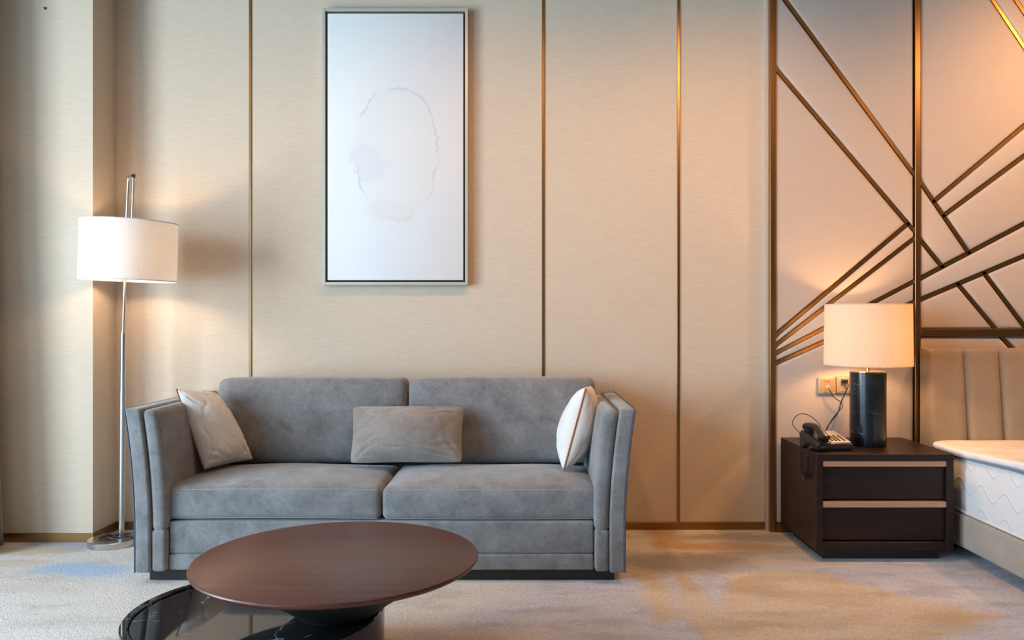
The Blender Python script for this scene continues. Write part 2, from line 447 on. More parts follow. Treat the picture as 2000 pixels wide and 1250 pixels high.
def catmull(pts, n=8):
    pts = [Vector(p) for p in pts]; out = []
    P = [pts[0] * 2 - pts[1]] + pts + [pts[-1] * 2 - pts[-2]]
    for i in range(1, len(P) - 2):
        for s in range(n):
            t = s / n; a, b, c, d = P[i - 1], P[i], P[i + 1], P[i + 2]
            out.append(0.5 * ((2 * b) + (c - a) * t + (2 * a - 5 * b + 4 * c - d) * t * t + (3 * b - a - 3 * c + d) * t ** 3))
    out.append(pts[-1]); return out

def tube(pts, r, n=10, bm=None, closed=False, cap=True):
    bm = bm or bmesh.new(); pts = [Vector(p) for p in pts]; N = len(pts); rings = []
    up = Vector((0.13, 0.31, 0.94)).normalized(); prev = None
    for i, p in enumerate(pts):
        if closed: t = pts[(i + 1) % N] - pts[i - 1]
        else: t = pts[min(i + 1, N - 1)] - pts[max(i - 1, 0)]
        t.normalize()
        if prev is None: nrm = t.cross(up if abs(t.dot(up)) < 0.95 else Vector((1, 0, 0))).normalized()
        else: nrm = (prev - t * prev.dot(t)).normalized()
        prev = nrm; bi = t.cross(nrm)
        rr = r[i] if isinstance(r, (list, tuple)) else r
        rings.append([bm.verts.new(p + (nrm * math.cos(2 * PI * k / n) + bi * math.sin(2 * PI * k / n)) * rr) for k in range(n)])
    for i in range(N if closed else N - 1):
        a, b = rings[i], rings[(i + 1) % N]
        for k in range(n): bm.faces.new((a[k], a[(k + 1) % n], b[(k + 1) % n], b[k]))
    if cap and not closed: bm.faces.new(rings[0]); bm.faces.new(rings[-1])
    return bm

def prism(poly, y0, y1, bm=None):
    """polygon in XZ extruded along Y"""
    bm = bm or bmesh.new()
    a = [bm.verts.new((x, y0, z)) for x, z in poly]; b = [bm.verts.new((x, y1, z)) for x, z in poly]
    bm.faces.new(a); bm.faces.new(list(reversed(b)))
    for i in range(len(poly)):
        j = (i + 1) % len(poly); bm.faces.new((a[i], b[i], b[j], a[j]))
    return bm

def fx(u, Y): return (u - U0) * Y / FPX
def fz(v, Y): return CAMH - (v - V0) * Y / FPX

# ------------------------------------------------------------------ the room shell
YB = 4.445        # back wall
YP = 4.40         # backing of the padded feature wall
XL, XR, YF, ZC = -4.0, 5.2, -3.4, 2.95
XP, YPIL = -2.215, 4.20
struct('floor', box(XL - 0.15, XR, YF, 4.6, -0.08, 0.0), 'carpet', 'patterned beige carpet with gold and blue grey patches', 'floor')
struct('ceiling', box(XL - 0.2, XR + 0.1, YF - 0.1, 4.6, ZC, ZC + 0.1), 'ceil', 'plain pale ceiling above the room', 'ceiling')
struct('wall_back', box(XP - 0.02, 1.345, YB, YB + 0.12, 0, ZC), 'wallpaper', 'beige linen papered wall behind the grey sofa', 'wall')
struct('pillar', box(XL - 0.15, XP, YPIL, YB + 0.12, 0, ZC), 'wallpaper', 'beige linen papered pillar left of the floor lamp', 'pillar')
struct('wall_feature', box(1.3, XR, YP + 0.012, YB + 0.12, 0, ZC), 'panel', 'backing wall of the padded panels behind the bed', 'wall')
struct('wall_right', box(XR, XR + 0.1, YF - 0.1, 4.6, 0, ZC), 'darkwall', 'dark wooden wall beyond the bed', 'wall')
struct('wall_front', box(XL - 0.2, XR + 0.1, YF - 0.1, YF, 0, ZC), 'darkwall', 'dark wooden wall facing the sofa', 'wall')
WIN = [(0.90, 2.60), (-2.80, 0.20)]
WZ0, WZ1 = 0.20, 2.72
bm = bmesh.new()
ys = [YF - 0.1, WIN[1][0], WIN[1][1], WIN[0][0], WIN[0][1], YPIL]
for i in range(5):
    if i in (1, 3):
        box(XL - 0.15, XL, ys[i], ys[i + 1], 0, WZ0, bm=bm); box(XL - 0.15, XL, ys[i], ys[i + 1], WZ1, ZC, bm=bm)
    else: box(XL - 0.15, XL, ys[i], ys[i + 1], 0, ZC, bm=bm)
box(XL, -2.95, 3.80, YPIL, 0, ZC, bm=bm)
struct('wall_left', bm, 'plain', 'plain beige window wall left of the sofa', 'wall')
for i, (a, b) in enumerate(WIN):
    bm = bmesh.new(); x0, x1 = XL - 0.11, XL - 0.05
    for (ya, yb, za, zb) in ((a, a + 0.04, WZ0, WZ1), (b - 0.04, b, WZ0, WZ1), (a, b, WZ0, WZ0 + 0.04), (a, b, WZ1 - 0.04, WZ1)):
        box(x0, x1, ya, yb, za, zb, bm=bm)
    w = struct('window_%d' % (i + 1), bm, 'winframe', ('narrow tall window beside the curtain' if i == 0 else 'wide tall window opposite the bed'), 'window')
    obj('pane', box(XL - 0.085, XL - 0.08, a + 0.04, b - 0.04, WZ0 + 0.04, WZ1 - 0.04), 'glass', w, smooth=False)

# baseboards
struct('baseboard_back', box(XP, 1.32, YB - 0.010, YB, 0, 0.043, 0.001, 1), 'gold', 'bronze baseboard along the wall behind the sofa', 'baseboard')
struct('baseboard_left', box(XL, XP + 0.008, YPIL - 0.010, YPIL, 0, 0.045, 0.001, 1), 'gold', 'bronze baseboard across the front of the pillar', 'baseboard')
struct('baseboard_side', box(XP, XP + 0.010, YPIL + 0.0005, YB - 0.0105, 0, 0.045, 0.001, 1), 'gold', 'bronze baseboard along the side of the pillar', 'baseboard')
struct('baseboard_right', box(1.345, 4.0, YP - 0.022, YP + 0.012, 0, 0.045, 0.001, 1), 'gold', 'bronze baseboard under the padded panels', 'baseboard')
# thin bronze strips dividing the papered wall
for i, (u, lab) in enumerate(((489, 'thin bronze strip on the wall between the floor lamp and the painting'), (1061, 'thin bronze strip on the wall right of the painting'), (1325, 'thin bronze strip on the wall right of the sofa'))):
    x = fx(u, YB)
    struct('trim_%d' % (i + 1), box(x - 0.0075, x + 0.0075, YB - 0.006, YB, 0.043, ZC, 0.0015, 1), 'gold', lab, 'trim')
# posts and rail of the feature wall
struct('trim_4', box(1.312, 1.342, YP - 0.018, YB, 0, ZC, 0.0015, 1), 'gold', 'wide bronze post where the papered wall meets the padded panels', 'trim')
X2a, X2b = fx(1787, 4.385), fx(1797.5, 4.385)
struct('trim_5', box(X2a, X2b, YP - 0.018, YP + 0.012, 0.045, ZC, 0.0015, 1), 'gold', 'bronze post behind the table lamp', 'trim')
RZ1, RZ0 = fz(642.5, 4.385), fz(657, 4.385)
struct('trim_6', box(X2b, 4.0, YP - 0.018, YP + 0.012, RZ0, RZ1, 0.0015, 1), 'gold', 'bronze rail above the headboard', 'trim')

# ------------------------------------------------------------------ padded panels with diagonal bronze strips
SW = 0.0215      # strip width
def clip(poly, n, d):
    """keep the part of the polygon with n.p <= d"""
    out = []
    for i in range(len(poly)):
        a, b = poly[i], poly[(i + 1) % len(poly)]
        da, db = n[0] * a[0] + n[1] * a[1] - d, n[0] * b[0] + n[1] * b[1] - d
        if da <= 0: out.append(a)
        if (da < 0 < db) or (db < 0 < da):
            t = da / (da - db); out.append((a[0] + (b[0] - a[0]) * t, a[1] + (b[1] - a[1]) * t))
    res = []
    for q in out:
        if not res or (abs(q[0] - res[-1][0]) + abs(q[1] - res[-1][1])) > 1e-5: res.append(q)
    if len(res) > 1 and abs(res[0][0] - res[-1][0]) + abs(res[0][1] - res[-1][1]) < 1e-5: res.pop()
    return res
def area2(poly): return sum(a[0] * b[1] - b[0] * a[1] for a, b in zip(poly, poly[1:] + poly[:1])) / 2
def inset(poly, d):
    if area2(poly) < 0: poly = poly[::-1]
    lines = []
    for a, b in zip(poly, poly[1:] + poly[:1]):
        e = Vector((b[0] - a[0], b[1] - a[1])).normalized(); n = Vector((e.y, -e.x)); lines.append((n, n.x * a[0] + n.y * a[1] - d))
    out = []
    for i in range(len(poly)):
        (n1, d1), (n2, d2) = lines[i - 1], lines[i]
        det = n1.x * n2.y - n1.y * n2.x
        if abs(det) < 1e-6: return None
        out.append(((d1 * n2.y - d2 * n1.y) / det, (n1.x * d2 - n2.x * d1) / det))
    for i in range(len(out)):       # every edge must keep its direction
        a, b, c, e = poly[i], poly[(i + 1) % len(poly)], out[i], out[(i + 1) % len(out)]
        if (b[0] - a[0]) * (e[0] - c[0]) + (b[1] - a[1]) * (e[1] - c[1]) <= 0: return None
    return out
YQ = 4.388
def wp(u, v): return (fx(u, YQ), fz(v, YQ))
def split(poly, a, b):
    """cut a polygon along the line a-b; returns (piece above/left, piece below/right) each pulled back half a strip"""
    e = Vector((b[0] - a[0], b[1] - a[1])).normalized(); n = Vector((e.y, -e.x)); d = n.x * a[0] + n.y * a[1]
    return clip(poly, (n.x, n.y), d - SW / 2), clip(poly, (-n.x, -n.y), -d - SW / 2)
def pad(poly, parent):
    if len(poly) < 3 or abs(area2(poly)) < 2e-4: return
    prof = [(0.0015, 0.0), (0.0015, 0.011), (0.004, 0.0165), (0.010, 0.0205), (0.022, 0.0225)]
    k = 1.0
    loops = None
    while k > 0.1:
        loops = [inset(poly, i * k) for i, _ in prof]
        if all(loops): break
        k *= 0.8
    if not loops or not all(loops): return
    bm = bmesh.new(); R = []
    for lp, (i, h) in zip(loops, prof): R.append([bm.verts.new((x, YP + 0.012 - h, z)) for x, z in lp])
    for a, b in zip(R, R[1:]):
        for i in range(len(a)):
            j = (i + 1) % len(a); bm.faces.new((a[i], a[j], b[j], b[i]))
    bm.faces.new(R[-1]); bm.faces.new(R[0][::-1])
    obj('padded_section', bm, 'panel', parent, autos=60)
def strip(a, b, parent, bay):
    e = Vector((b[0] - a[0], b[1] - a[1])).normalized(); n = Vector((-e.y, e.x)) * (SW / 2 - 0.002)
    a2 = Vector(a) - e * 0.6; b2 = Vector(b) + e * 0.6
    q = [a2 + n, a2 - n, b2 - n, b2 + n]
    return [tuple(x) for x in q]
def bar(poly, parent):
    if len(poly) < 3: return
    if area2(poly) < 0: poly = poly[::-1]
    bm = prism(poly, YP - 0.004, YP + 0.011)
    obj('bronze_strip', bm, 'goldstrip', parent, smooth=False)
def cutbar(poly, bounds):
    for n, d in bounds: poly = clip(poly, n, d)
    return poly
def rect(x0, x1, z0, z1): return [(x0, z0), (x1, z0), (x1, z1), (x0, z1)]
def bay_bounds(x0, x1, z0, z1): return [((-1, 0), -x0), ((1, 0), x1), ((0, -1), -z0), ((0, 1), z1)]
def side(a, b, sgn):
    e = Vector((b[0] - a[0], b[1] - a[1])).normalized(); n = Vector((e.y, -e.x)) * sgn
    return ((n.x, n.y), n.x * a[0] + n.y * a[1] + SW / 2 - 0.004)

def facing(ln, pt):
    for s in (1, -1):
        n, d = side(ln[0], ln[1], s)
        if n[0] * pt[0] + n[1] * pt[1] < d - SW: return (n, d)

GA = 0.003
# left bay
L0, L1, B0, B1 = 1.342 + GA, X2a - GA, 0.048, ZC - 0.01
A = (wp(1536, 0), wp(1787, 340)); Bq = (wp(1514, 130), wp(1784, 447))
Cq = (wp(1513, 658), wp(1769, 442)); Dq = (wp(1513, 677), wp(1786.6, 466)); Eq = (wp(1513, 692), wp(1786, 550)); Fq = (wp(1513, 711), wp(1787, 590))
bl = thing('padded_wall_panel', (L0, YP, 0), 'narrow padded wall panel with fanned bronze strips behind the table lamp', 'wall panel')
full = rect(L0, L1, B0, B1); bb = bay_bounds(L0 - GA, L1 + GA, B0, B1)
lo, up = split(full, *A); 
if sum(q[0] for q in lo) / len(lo) > sum(q[0] for q in up) / len(up): lo, up = up, lo
pad(up, bl); bar(cutbar(strip(*A, bl, bb), bb), bl)
def hi_lo(poly, ln):
    p, q = split(poly, *ln)
    if len(p) < 3 or len(q) < 3: return (p, q)
    return (p, q) if sum(t[1] for t in p) / len(p) > sum(t[1] for t in q) / len(q) else (q, p)
mid, rest = hi_lo(lo, Bq); pad(mid, bl); bar(cutbar(strip(*Bq, bl, bb), bb), bl)
for ln in (Cq, Dq, Eq, Fq):
    h, rest = hi_lo(rest, ln)
    pad(h, bl)
    bd = bb + [facing(Bq, wp(1560, 500))] if ln is Cq else bb
    bar(cutbar(strip(*ln, bl, bb), bd), bl)
pad(rest, bl)
# right bay, above the rail and below it
R0, R1 = X2b + GA, 4.0
br_ = thing('padded_wall_panel', (R0, YP, 0), 'wide padded wall panel with crossing bronze strips above the bed', 'wall panel')
J = (wp(1795, 546), wp(2000, 438)); K = (wp(1795, 587), wp(2000, 501)); A2 = (wp(1797.5, 352), wp(1892, 490)); G = (wp(1797, 465), wp(1840, 518))
I1 = (wp(1829.4, 390), wp(2000, 247)); I2 = (wp(1850, 417), wp(2000, 306)); N1 = (wp(1942, 0), wp(2000, 87)); N2 = (wp(1987, 0), wp(2030, 64))
LL = (wp(1875, 557), wp(1945, 641)); MM = (wp(1926, 535.5), wp(2000, 633.5)); L2 = (wp(1959, 659), wp(1977, 679))
bb = bay_bounds(R0 - GA, R1, RZ1, B1); full = rect(R0, R1, RZ1 + GA, B1)
above, below = hi_lo(full, J); bar(cutbar(strip(*J, br_, bb), bb), br_)
def rl(poly, ln):
    p, q = split(poly, *ln)
    return (p, q) if sum(t[0] for t in p) / len(p) > sum(t[0] for t in q) / len(q) else (q, p)
test = wp(1830, 300)
upJ = facing(J, test); dnK = facing(K, wp(1850, 640)); rA = facing(A2, wp(1990, 300))
right, left = rl(above, A2); bar(cutbar(strip(*A2, br_, bb), bb + [upJ]), br_)
r2, l2 = rl(left, G); pad(r2, br_); pad(l2, br_); bar(cutbar(strip(*G, br_, bb), bb + [upJ]), br_)
top, rest = hi_lo(right, I1); bar(cutbar(strip(*I1, br_, bb), bb + [rA]), br_)
m_, rest = hi_lo(rest, I2); pad(m_, br_); pad(rest, br_); bar(cutbar(strip(*I2, br_, bb), bb + [rA, upJ]), br_)
upI = facing(I1, wp(1900, 100))
r2, l2 = rl(top, N1); pad(l2, br_); bar(cutbar(strip(*N1, br_, bb), bb + [upI]), br_)
r3, l3 = rl(r2, N2); pad(l3, br_); pad(r3, br_); bar(cutbar(strip(*N2, br_, bb), bb + [upI]), br_)
m_, rest = hi_lo(below, K); pad(m_, br_); bar(cutbar(strip(*K, br_, bb), bb), br_)
r2, l2 = rl(rest, LL); pad(l2, br_); bar(cutbar(strip(*LL, br_, bb), bb + [dnK]), br_)
r3, l3 = rl(r2, MM); pad(l3, br_); pad(r3, br_); bar(cutbar(strip(*MM, br_, bb), bb + [dnK]), br_)
bb = bay_bounds(R0 - GA, R1, B0, RZ0); full = rect(R0, R1, B0, RZ0 - GA)
r2, l2 = rl(full, L2); pad(l2, br_); pad(r2, br_); bar(cutbar(strip(*L2, br_, bb), bb), br_)

# ------------------------------------------------------------------ framed painting
px0, px1, pz0, pz1 = fx(630, 4.405), fx(914.5, 4.405), fz(557, 4.405), fz(16.5, 4.405)
pic = thing('picture_frame', ((px0 + px1) / 2, YB, pz0), 'tall framed pale abstract painting on the wall above the sofa', 'painting')
fw = 0.0165
bm = bmesh.new()
for q in ((px0, px0 + fw, pz0, pz1), (px1 - fw, px1, pz0, pz1), (px0 + fw, px1 - fw, pz0, pz0 + fw), (px0 + fw, px1 - fw, pz1 - fw, pz1)):
    box(q[0], q[1], 4.398, YB - 0.002, q[2], q[3], 0.0015, 1, bm=bm)
obj('frame', bm, 'frame', pic, smooth=False)
obj('liner', box(px0 + fw, px1 - fw, 4.425, YB - 0.002, pz0 + fw, pz1 - fw), 'liner', pic, smooth=False)
g = fw + 0.0105
obj('canvas', box(px0 + g, px1 - g, 4.404, 4.425, pz0 + g, pz1 - g, 0.002, 2), 'canvas', pic)

# nail head high on the pillar
bm = lathe([(0, -0.004), (0.006, -0.003), (0.006, 0.0), (0, 0.0)], 0, 0, 16)
bmesh.ops.rotate(bm, verts=bm.verts, cent=(0, 0, 0), matrix=Matrix.Rotation(-PI / 2, 3, 'X'))
bmesh.ops.translate(bm, verts=bm.verts, vec=(fx(89, 4.2), YPIL - 0.004, fz(17, 4.2)))
tag(obj('nail_head', bm, 'black'), 'tiny black nail head high on the beige pillar', 'nail')

# curtain stack beside the window
bm = bmesh.new(); NZ, NF = 30, 90; rows = []
for i in range(NZ + 1):
    t = i / NZ; z = 0.015 + t * 2.85; rv = []
    amp = 0.085 + 0.035 * (1 - t) ** 2
    for j in range(NF + 1):
        s = j / NF; y = 3.87 + s * 0.28
        x = -2.765 + amp * math.sin(s * 2 * PI * 3 + 0.4 * math.sin(3 * t + 5 * s)) + 0.047 * (1 - t) ** 1.5
        rv.append(bm.verts.new((x, y, z)))
    rows.append(rv)
for i in range(NZ):
    for j in range(NF): bm.faces.new((rows[i][j], rows[i][j + 1], rows[i + 1][j + 1], rows[i + 1][j]))
bmesh.ops.solidify(bm, geom=bm.faces[:], thickness=0.004)
tag(obj('curtain', bm, 'curtain', org=(-2.8, 3.8, 0), autos=80), 'pleated grey beige curtain hanging beside the pillar', 'curtain')

# ------------------------------------------------------------------ sofa
SX = -0.623
sofa = thing('sofa', (SX, 3.95, 0), 'grey velvet two seat sofa with flared arms against the papered wall', 'sofa')
obj('plinth', box(-1.643, 0.392, 3.587, 4.38, 0, 0.055, 0.002, 1), 'blackwood', sofa, smooth=False)
def flare(z):
    t = max(0.0, (z - 0.25) / 0.51); return 0.045 * t ** 1.8
def arm(s):
    def shp(base):
        def f(p, q):
            z = p.z + base; return Vector((p.x + s * flare(z), p.y, p.z))
        return f
    # outer shell
    zc, hz = (0.05 + 0.757) / 2, (0.757 - 0.05) / 2
    xs = SX + s * (1.056 - 0.0335)
    a = obj('arm', rbox(xs, (3.52 + 4.42) / 2, zc, 0.0335, 0.45, hz, 0.012, (2, 10, 24), shp(zc)), 'sofa', sofa)
    # inner pad: a tall soft upper piece and a short lower one, parted by a seam
    xp = SX + s * (0.988 - 0.031)
    za, zb = 0.224, 0.752
    def padf(p, q):
        z = p.z + (za + zb) / 2
        bul = 0.006 * (1 - min(1, abs(q[2])) ** 4) * (-s) * (1 if q[0] * s < 0 else 0)
        return Vector((p.x + s * flare(z) * 1.0 + bul, p.y, p.z))
    obj('arm_pad', rbox(xp, (3.527 + 4.30) / 2, (za + zb) / 2, 0.0315, 0.3865, (zb - za) / 2, 0.027, (3, 10, 20), padf), 'sofa', a)
    obj('arm_pad', rbox(xp, (3.529 + 4.30) / 2, (0.052 + za + 0.012) / 2, 0.0308, 0.3858, (za + 0.012 - 0.052) / 2, 0.016, (3, 10, 6)), 'sofa', a)
    # dark piping along the outer front edge
    pts = []
    for i in range(26):
        z = 0.052 + i / 25 * 0.695; pts.append((SX + s * (1.0545) + s * flare(z), 3.5225, z))
    for i in range(1, 16): pts.append((SX + s * 1.0545 + s * flare(0.752), 3.5225 + i / 15 * 0.88, 0.754))
    obj('piping', tube(pts, 0.0032, 8), 'navy', a)
arm(-1); arm(1)
bx0, bx1 = SX - 0.924, SX + 0.924
obj('seat_base', rbox(SX, (3.56 + 4.32) / 2, (0.122 + 0.262) / 2, 0.9235, 0.38, 0.07, 0.012, (20, 8, 3)), 'sofa', sofa)
obj('base_rail', rbox(SX, (3.556 + 4.32) / 2, (0.052 + 0.121) / 2, 0.9235, 0.382, 0.0345, 0.010, (20, 8, 2)), 'sofa', sofa)
obj('back_frame', rbox(SX, 4.375, (0.052 + 0.755) / 2, 0.985, 0.045, 0.3515, 0.014, (20, 2, 10)), 'sofa', sofa)
def seat(x0, x1, sag):
    hx, hy, hz = (x1 - x0) / 2, (4.135 - 3.57) / 2, (0.405 - 0.265) / 2
    def f(p, q):
        z = p.z
        cr = (1 - q[0] ** 4) * (1 - abs(q[1]) ** 3)
        if p.z > 0: z += 0.032 * cr * (p.z / hz)
        z += 0.006 * mnoise.noise(Vector((p.x * 3 + sag, p.y * 3, 0))) * (1 if p.z > 0 else 0)
        z += sag * 0.008 * (1 - q[0] ** 2) * (1 if p.z < 0 else 0.5)
        y = p.y - 0.010 * (1 - q[2] ** 2) * (1 - q[0] ** 2) * (1 if q[1] < 0 else 0)
        x = p.x + 0.006 * (1 - q[2] ** 2) * math.copysign(1, q[0]) * (abs(q[0]) > 0.9) * 0.3
        return Vector((x, y, z))
    cx, cy, cz = (x0 + x1) / 2, (3.57 + 4.135) / 2, (0.265 + 0.405) / 2
    o = obj('seat_cushion', rbox(cx, cy, cz, hx, hy, hz, 0.028, (26, 16, 6), f), 'sofa', sofa)
    pts = []
    for i in range(41):
        t = -0.97 + 1.94 * i / 40
        z = hz - 0.008; q = (t, -0.97, 0.9)
        zz = z + 0.032 * (1 - t ** 4) * (1 - 0.97 ** 3) * 0.9 + sag * 0.004 * (1 - t * t)
        pts.append((cx + t * hx, cy - hy + 0.0085 - 0.0105 * 0.25 * (1 - t * t), cz + zz - 0.001))
    obj('seam', tube(pts, 0.0016, 6), 'stitch', o)
    pts = [(a, b - 0.004, c - 0.112 + 0.010 * (1 - (2 * i / 40 - 1) ** 2) * sag * 0.5) for i, (a, b, c) in enumerate(pts)]
    obj('seam', tube([(a, b + 0.001, cz - hz + 0.0075 + sag * 0.008 * (1 - ((a - cx) / hx) ** 2)) for a, b, c in pts], 0.0014, 6), 'stitch', o)
seat(fx(320, 3.58), fx(743.5, 3.58), 0.6); seat(fx(746.5, 3.58), fx(1168, 3.58), -0.2)
def backc(x0, x1, sd):
    hx, hy, hz = (x1 - x0) / 2, 0.072, 0.212
    def f(p, q):
        y = p.y; z = p.z
        cr = (1 - q[0] ** 4) * (1 - q[2] ** 4)
        y += (-0.028 if p.y < 0 else 0.0) * cr
        z += (0.006 * (1 - q[0] ** 4)) * (1 if p.z > 0 else 0)
        y += 0.006 * mnoise.noise(Vector((p.x * 4 + sd, p.z * 4, sd)))
        y += 0.10 * (p.z)          # lean back
        return Vector((p.x, y, z))
    obj('back_cushion', rbox((x0 + x1) / 2, 4.225, 0.624, hx, hy, hz, 0.035, (24, 4, 14), f), 'sofa', sofa)
backc(fx(424, 4.17), fx(793.5, 4.17), 1.0); backc(fx(796.5, 4.17), fx(1163, 4.17), 5.0)

# ------------------------------------------------------------------ throw pillows
def pillow(name, quad, thick, mat, label, cat, wr=0.006, piping=None, seed=0.0, asym=(1, 1), pinch=0.05, rc=0.0, sides=(), pw=0.5):
    """quad: bottom-left, bottom-right, top-right, top-left seam corners; bulges both ways along the normal"""
    bl_, br2, tr2, tl = [Vector(q) for q in quad]; N = 64
    nrm = (br2 - bl_).cross(tl - bl_).normalized()
    def base(s, t):
        k_ = 1 - rc * (s * t) ** 6
        s2 = s * k_ * (1 - pinch * (1 - t * t)); t2 = t * k_ * (1 - pinch * (1 - s * s))
        a = (s2 + 1) / 2; b = (t2 + 1) / 2
        return bl_ * (1 - a) * (1 - b) + br2 * a * (1 - b) + tr2 * a * b + tl * (1 - a) * b
    def crease(s, t, sd):
        v = 0.0
        for cs, ct in ((-1, -1), (1, -1), (1, 1), (-1, 1)):        # folds running out of the corners
            dx, dy = s - cs, t - ct; d = math.hypot(dx, dy)
            a = math.atan2(dy, dx) * 7 + 2.2 * mnoise.noise(Vector((s * 1.5, t * 1.5, seed + cs * 2 + ct)))
            v += max(0, math.sin(a + seed)) ** 3 * math.exp(-(d / 0.75) ** 2) * min(1, d * 3)
        n_ = mnoise.noise(Vector((s * 2.1 + seed, t * 3.1, sd * 2.0 + seed)))
        v += 0.7 * (1 - min(1, abs(n_) * 6)) * min(1, 2.5 * max(abs(s), abs(t)) ** 2)
        return v
    bm = bmesh.new(); G = {}
    for sd in (1, -1):
        for i in range(N + 1):
            for j in range(N + 1):
                edge = i in (0, N) or j in (0, N)
                if sd == -1 and edge: G[(sd, i, j)] = G[(1, i, j)]; continue
                s = -math.cos(PI * i / N); t = -math.cos(PI * j / N)
                h = max(0.0, (1 - s * s)) ** pw * max(0.0, (1 - t * t)) ** pw
                rim = min(1, 5 * (1 - max(abs(s), abs(t))))
                w = wr * (mnoise.noise(Vector((s * 1.3 + seed, t * 1.3 + sd * 3, seed))) - crease(s, t, sd)) * rim
                h = h * thick * (asym[0] if sd == 1 else asym[1]) + w
                G[(sd, i, j)] = bm.verts.new(base(s, t) + nrm * (sd * max(h, 0.0005) if not edge else 0))
    for sd in (1, -1):
        for i in range(N):
            for j in range(N):
                q = (G[(sd, i, j)], G[(sd, i + 1, j)], G[(sd, i + 1, j + 1)], G[(sd, i, j + 1)])
                bm.faces.new(q if sd == 1 else q[::-1])
    c = sum((Vector(q) for q in quad), Vector()) / 4; zmin = min(v.co.z for v in bm.verts)
    o = tag(obj(name, bm, mat, org=(c.x, c.y, zmin), autos=75), label, cat)
    if piping:
        pts = []
        for (s0, t0, s1, t1) in sides:
            for i in range(31):
                f = i / 30; pts.append(base(s0 + (s1 - s0) * f, t0 + (t1 - t0) * f) + Vector((0, -0.001, 0)))
        obj('piping', tube(pts, 0.0040, 8), piping, o)
    return o, nrm
pillow('throw_pillow', [(-1.500, 3.835, 0.436), (-1.345, 4.06, 0.446), (-1.545, 4.10, 0.775), (-1.640, 3.850, 0.818)], 0.105, 'cushion',
       'ivory pillow with rust piping leaning on the arm nearest the floor lamp', 'throw pillow', 0.010, 'rust', 2.3, (1.0, 0.6), 0.03, 0.02, ((-1, 1, -1, -1), (-1, -1, -0.8, -1)))
po, pn = pillow('throw_pillow', [(0.335, 4.09, 0.81), (0.215, 4.08, 0.445), (0.180, 3.815, 0.436), (0.287, 3.845, 0.822)], 0.096, 'cushion',
       'ivory pillow with rust piping and a zip, leaning on the arm nearest the nightstand', 'throw pillow', 0.008, 'rust', 7.1, (0.92, 1.0), 0.05, 0.02, ((-1, 1, 1, 1),))
pillow('lumbar_pillow', [(fx(681, 3.91), 3.91, 0.450), (fx(905, 3.91), 3.91, 0.455), (fx(909, 4.07), 4.07, fz(793, 4.07)), (fx(687, 4.07), 4.07, fz(792, 4.07))], 0.120, 'lumbar',
       'taupe velvet lumbar pillow in the middle of the sofa', 'throw pillow', 0.009, None, 1.3, (1.0, 0.55), 0.05, 0.05, (), 0.68)
# zip on the right hand face of the edge-on pillow
zp = bmesh.new()
tube([(0.292, 3.875, 0.588), (0.316, 3.93, 0.586), (0.335, 3.98, 0.585)], 0.0022, 6, bm=zp)
tube([(0.305, 3.893, 0.586), (0.304, 3.888, 0.572)], 0.0035, 6, bm=zp)
obj('zip', zp, 'zip', po)

# ------------------------------------------------------------------ coffee table
TX, TY, TZ = -0.580, 2.543, 0.41
DX, DY, DZ = -0.834, 2.560, 0.24
ct = thing('coffee_table', (DX, DY, 0), 'round walnut top on a cone over a black marble drum, before the sofa', 'coffee table')
R = 0.3905
obj('drum', lathe([(0, 0.0), (R, 0.0), (R, DZ - 0.004), (R - 0.004, DZ), (R - 0.020, DZ), (R - 0.024, DZ - 0.004), (R - 0.024, 0.205), (0, 0.205)], DX, DY, 128), 'marble', ct)['label'] = 'black marble drum with raised rim'
obj('marble_top', lathe([(0, 0.206), (R - 0.026, 0.206), (R - 0.026, 0.230), (R - 0.028, 0.232), (0, 0.232)], DX, DY, 128), 'marble', ct)['label'] = 'polished black marble top with white veins'
RT = 0.435
o = obj('pedestal', lathe([(0, 0.233), (0.118, 0.233), (0.122, 0.238), (0.17, 0.275), (0.28, 0.345), (RT - 0.03, TZ - 0.021), (0, TZ - 0.021)], TX, TY, 128), 'blackwood', ct)
o['label'] = 'dark cone under the walnut top'
obj('table_top', lathe([(0, TZ - 0.02), (RT - 0.016, TZ - 0.02), (RT - 0.004, TZ - 0.013), (RT, TZ - 0.006), (RT - 0.002, TZ - 0.0015), (RT - 0.005, TZ), (0, TZ)], TX, TY, 160), 'walnut', ct)

# ------------------------------------------------------------------ floor lamp
fl = thing('floor_lamp', (-2.085, 4.155, 0), 'steel arc floor lamp with a white drum shade beside the pillar', 'floor lamp')
bx_, by_ = -2.085, 4.155
obj('base', lathe([(0, 0), (0.12, 0), (0.121, 0.003), (0.121, 0.029), (0.118, 0.032), (0, 0.032)], bx_, by_, 80), 'steel', fl)
p0 = Vector((-2.068, 4.20, 0.03)); p1 = Vector((fx(241, 4.2), 4.20, fz(650, 4.2))); p2 = Vector((fx(247.5, 4.2), 4.20, fz(435, 4.2))); p3 = Vector((fx(251, 4.2), 4.20, fz(356, 4.2)))
obj('lower_pole', tube([p0, p1], 0.0138, 20), 'steel', fl)
arc = catmull([p1, p2, p3, Vector((fx(253.5, 4.18), 4.18, fz(347, 4.18))), Vector((fx(262, 4.10), 4.10, fz(343.5, 4.10)))], 10)
obj('upper_pole', tube(arc, 0.0078, 16), 'steel', fl)
tip = Vector((fx(262, 4.10), 4.10, fz(343.5, 4.10)))
bm = bmesh.new(); tube([tip + Vector((-0.004, 0.012, 0.001)), tip + Vector((0.002, -0.012, -0.001))], 0.0095, 16, bm=bm)
obj('end_cap', bm, 'steel_dark', fl)
SHX, SHY, SHZ = -1.957, 4.05, 1.476
rod_b = Vector((fx(255.5, 4.07), 4.07, fz(450, 4.07)))
obj('hanging_rod', tube([tip + Vector((-0.004, 0.004, -0.006)), rod_b + Vector((0, 0, -0.10))], 0.0065, 14), 'steel', fl)
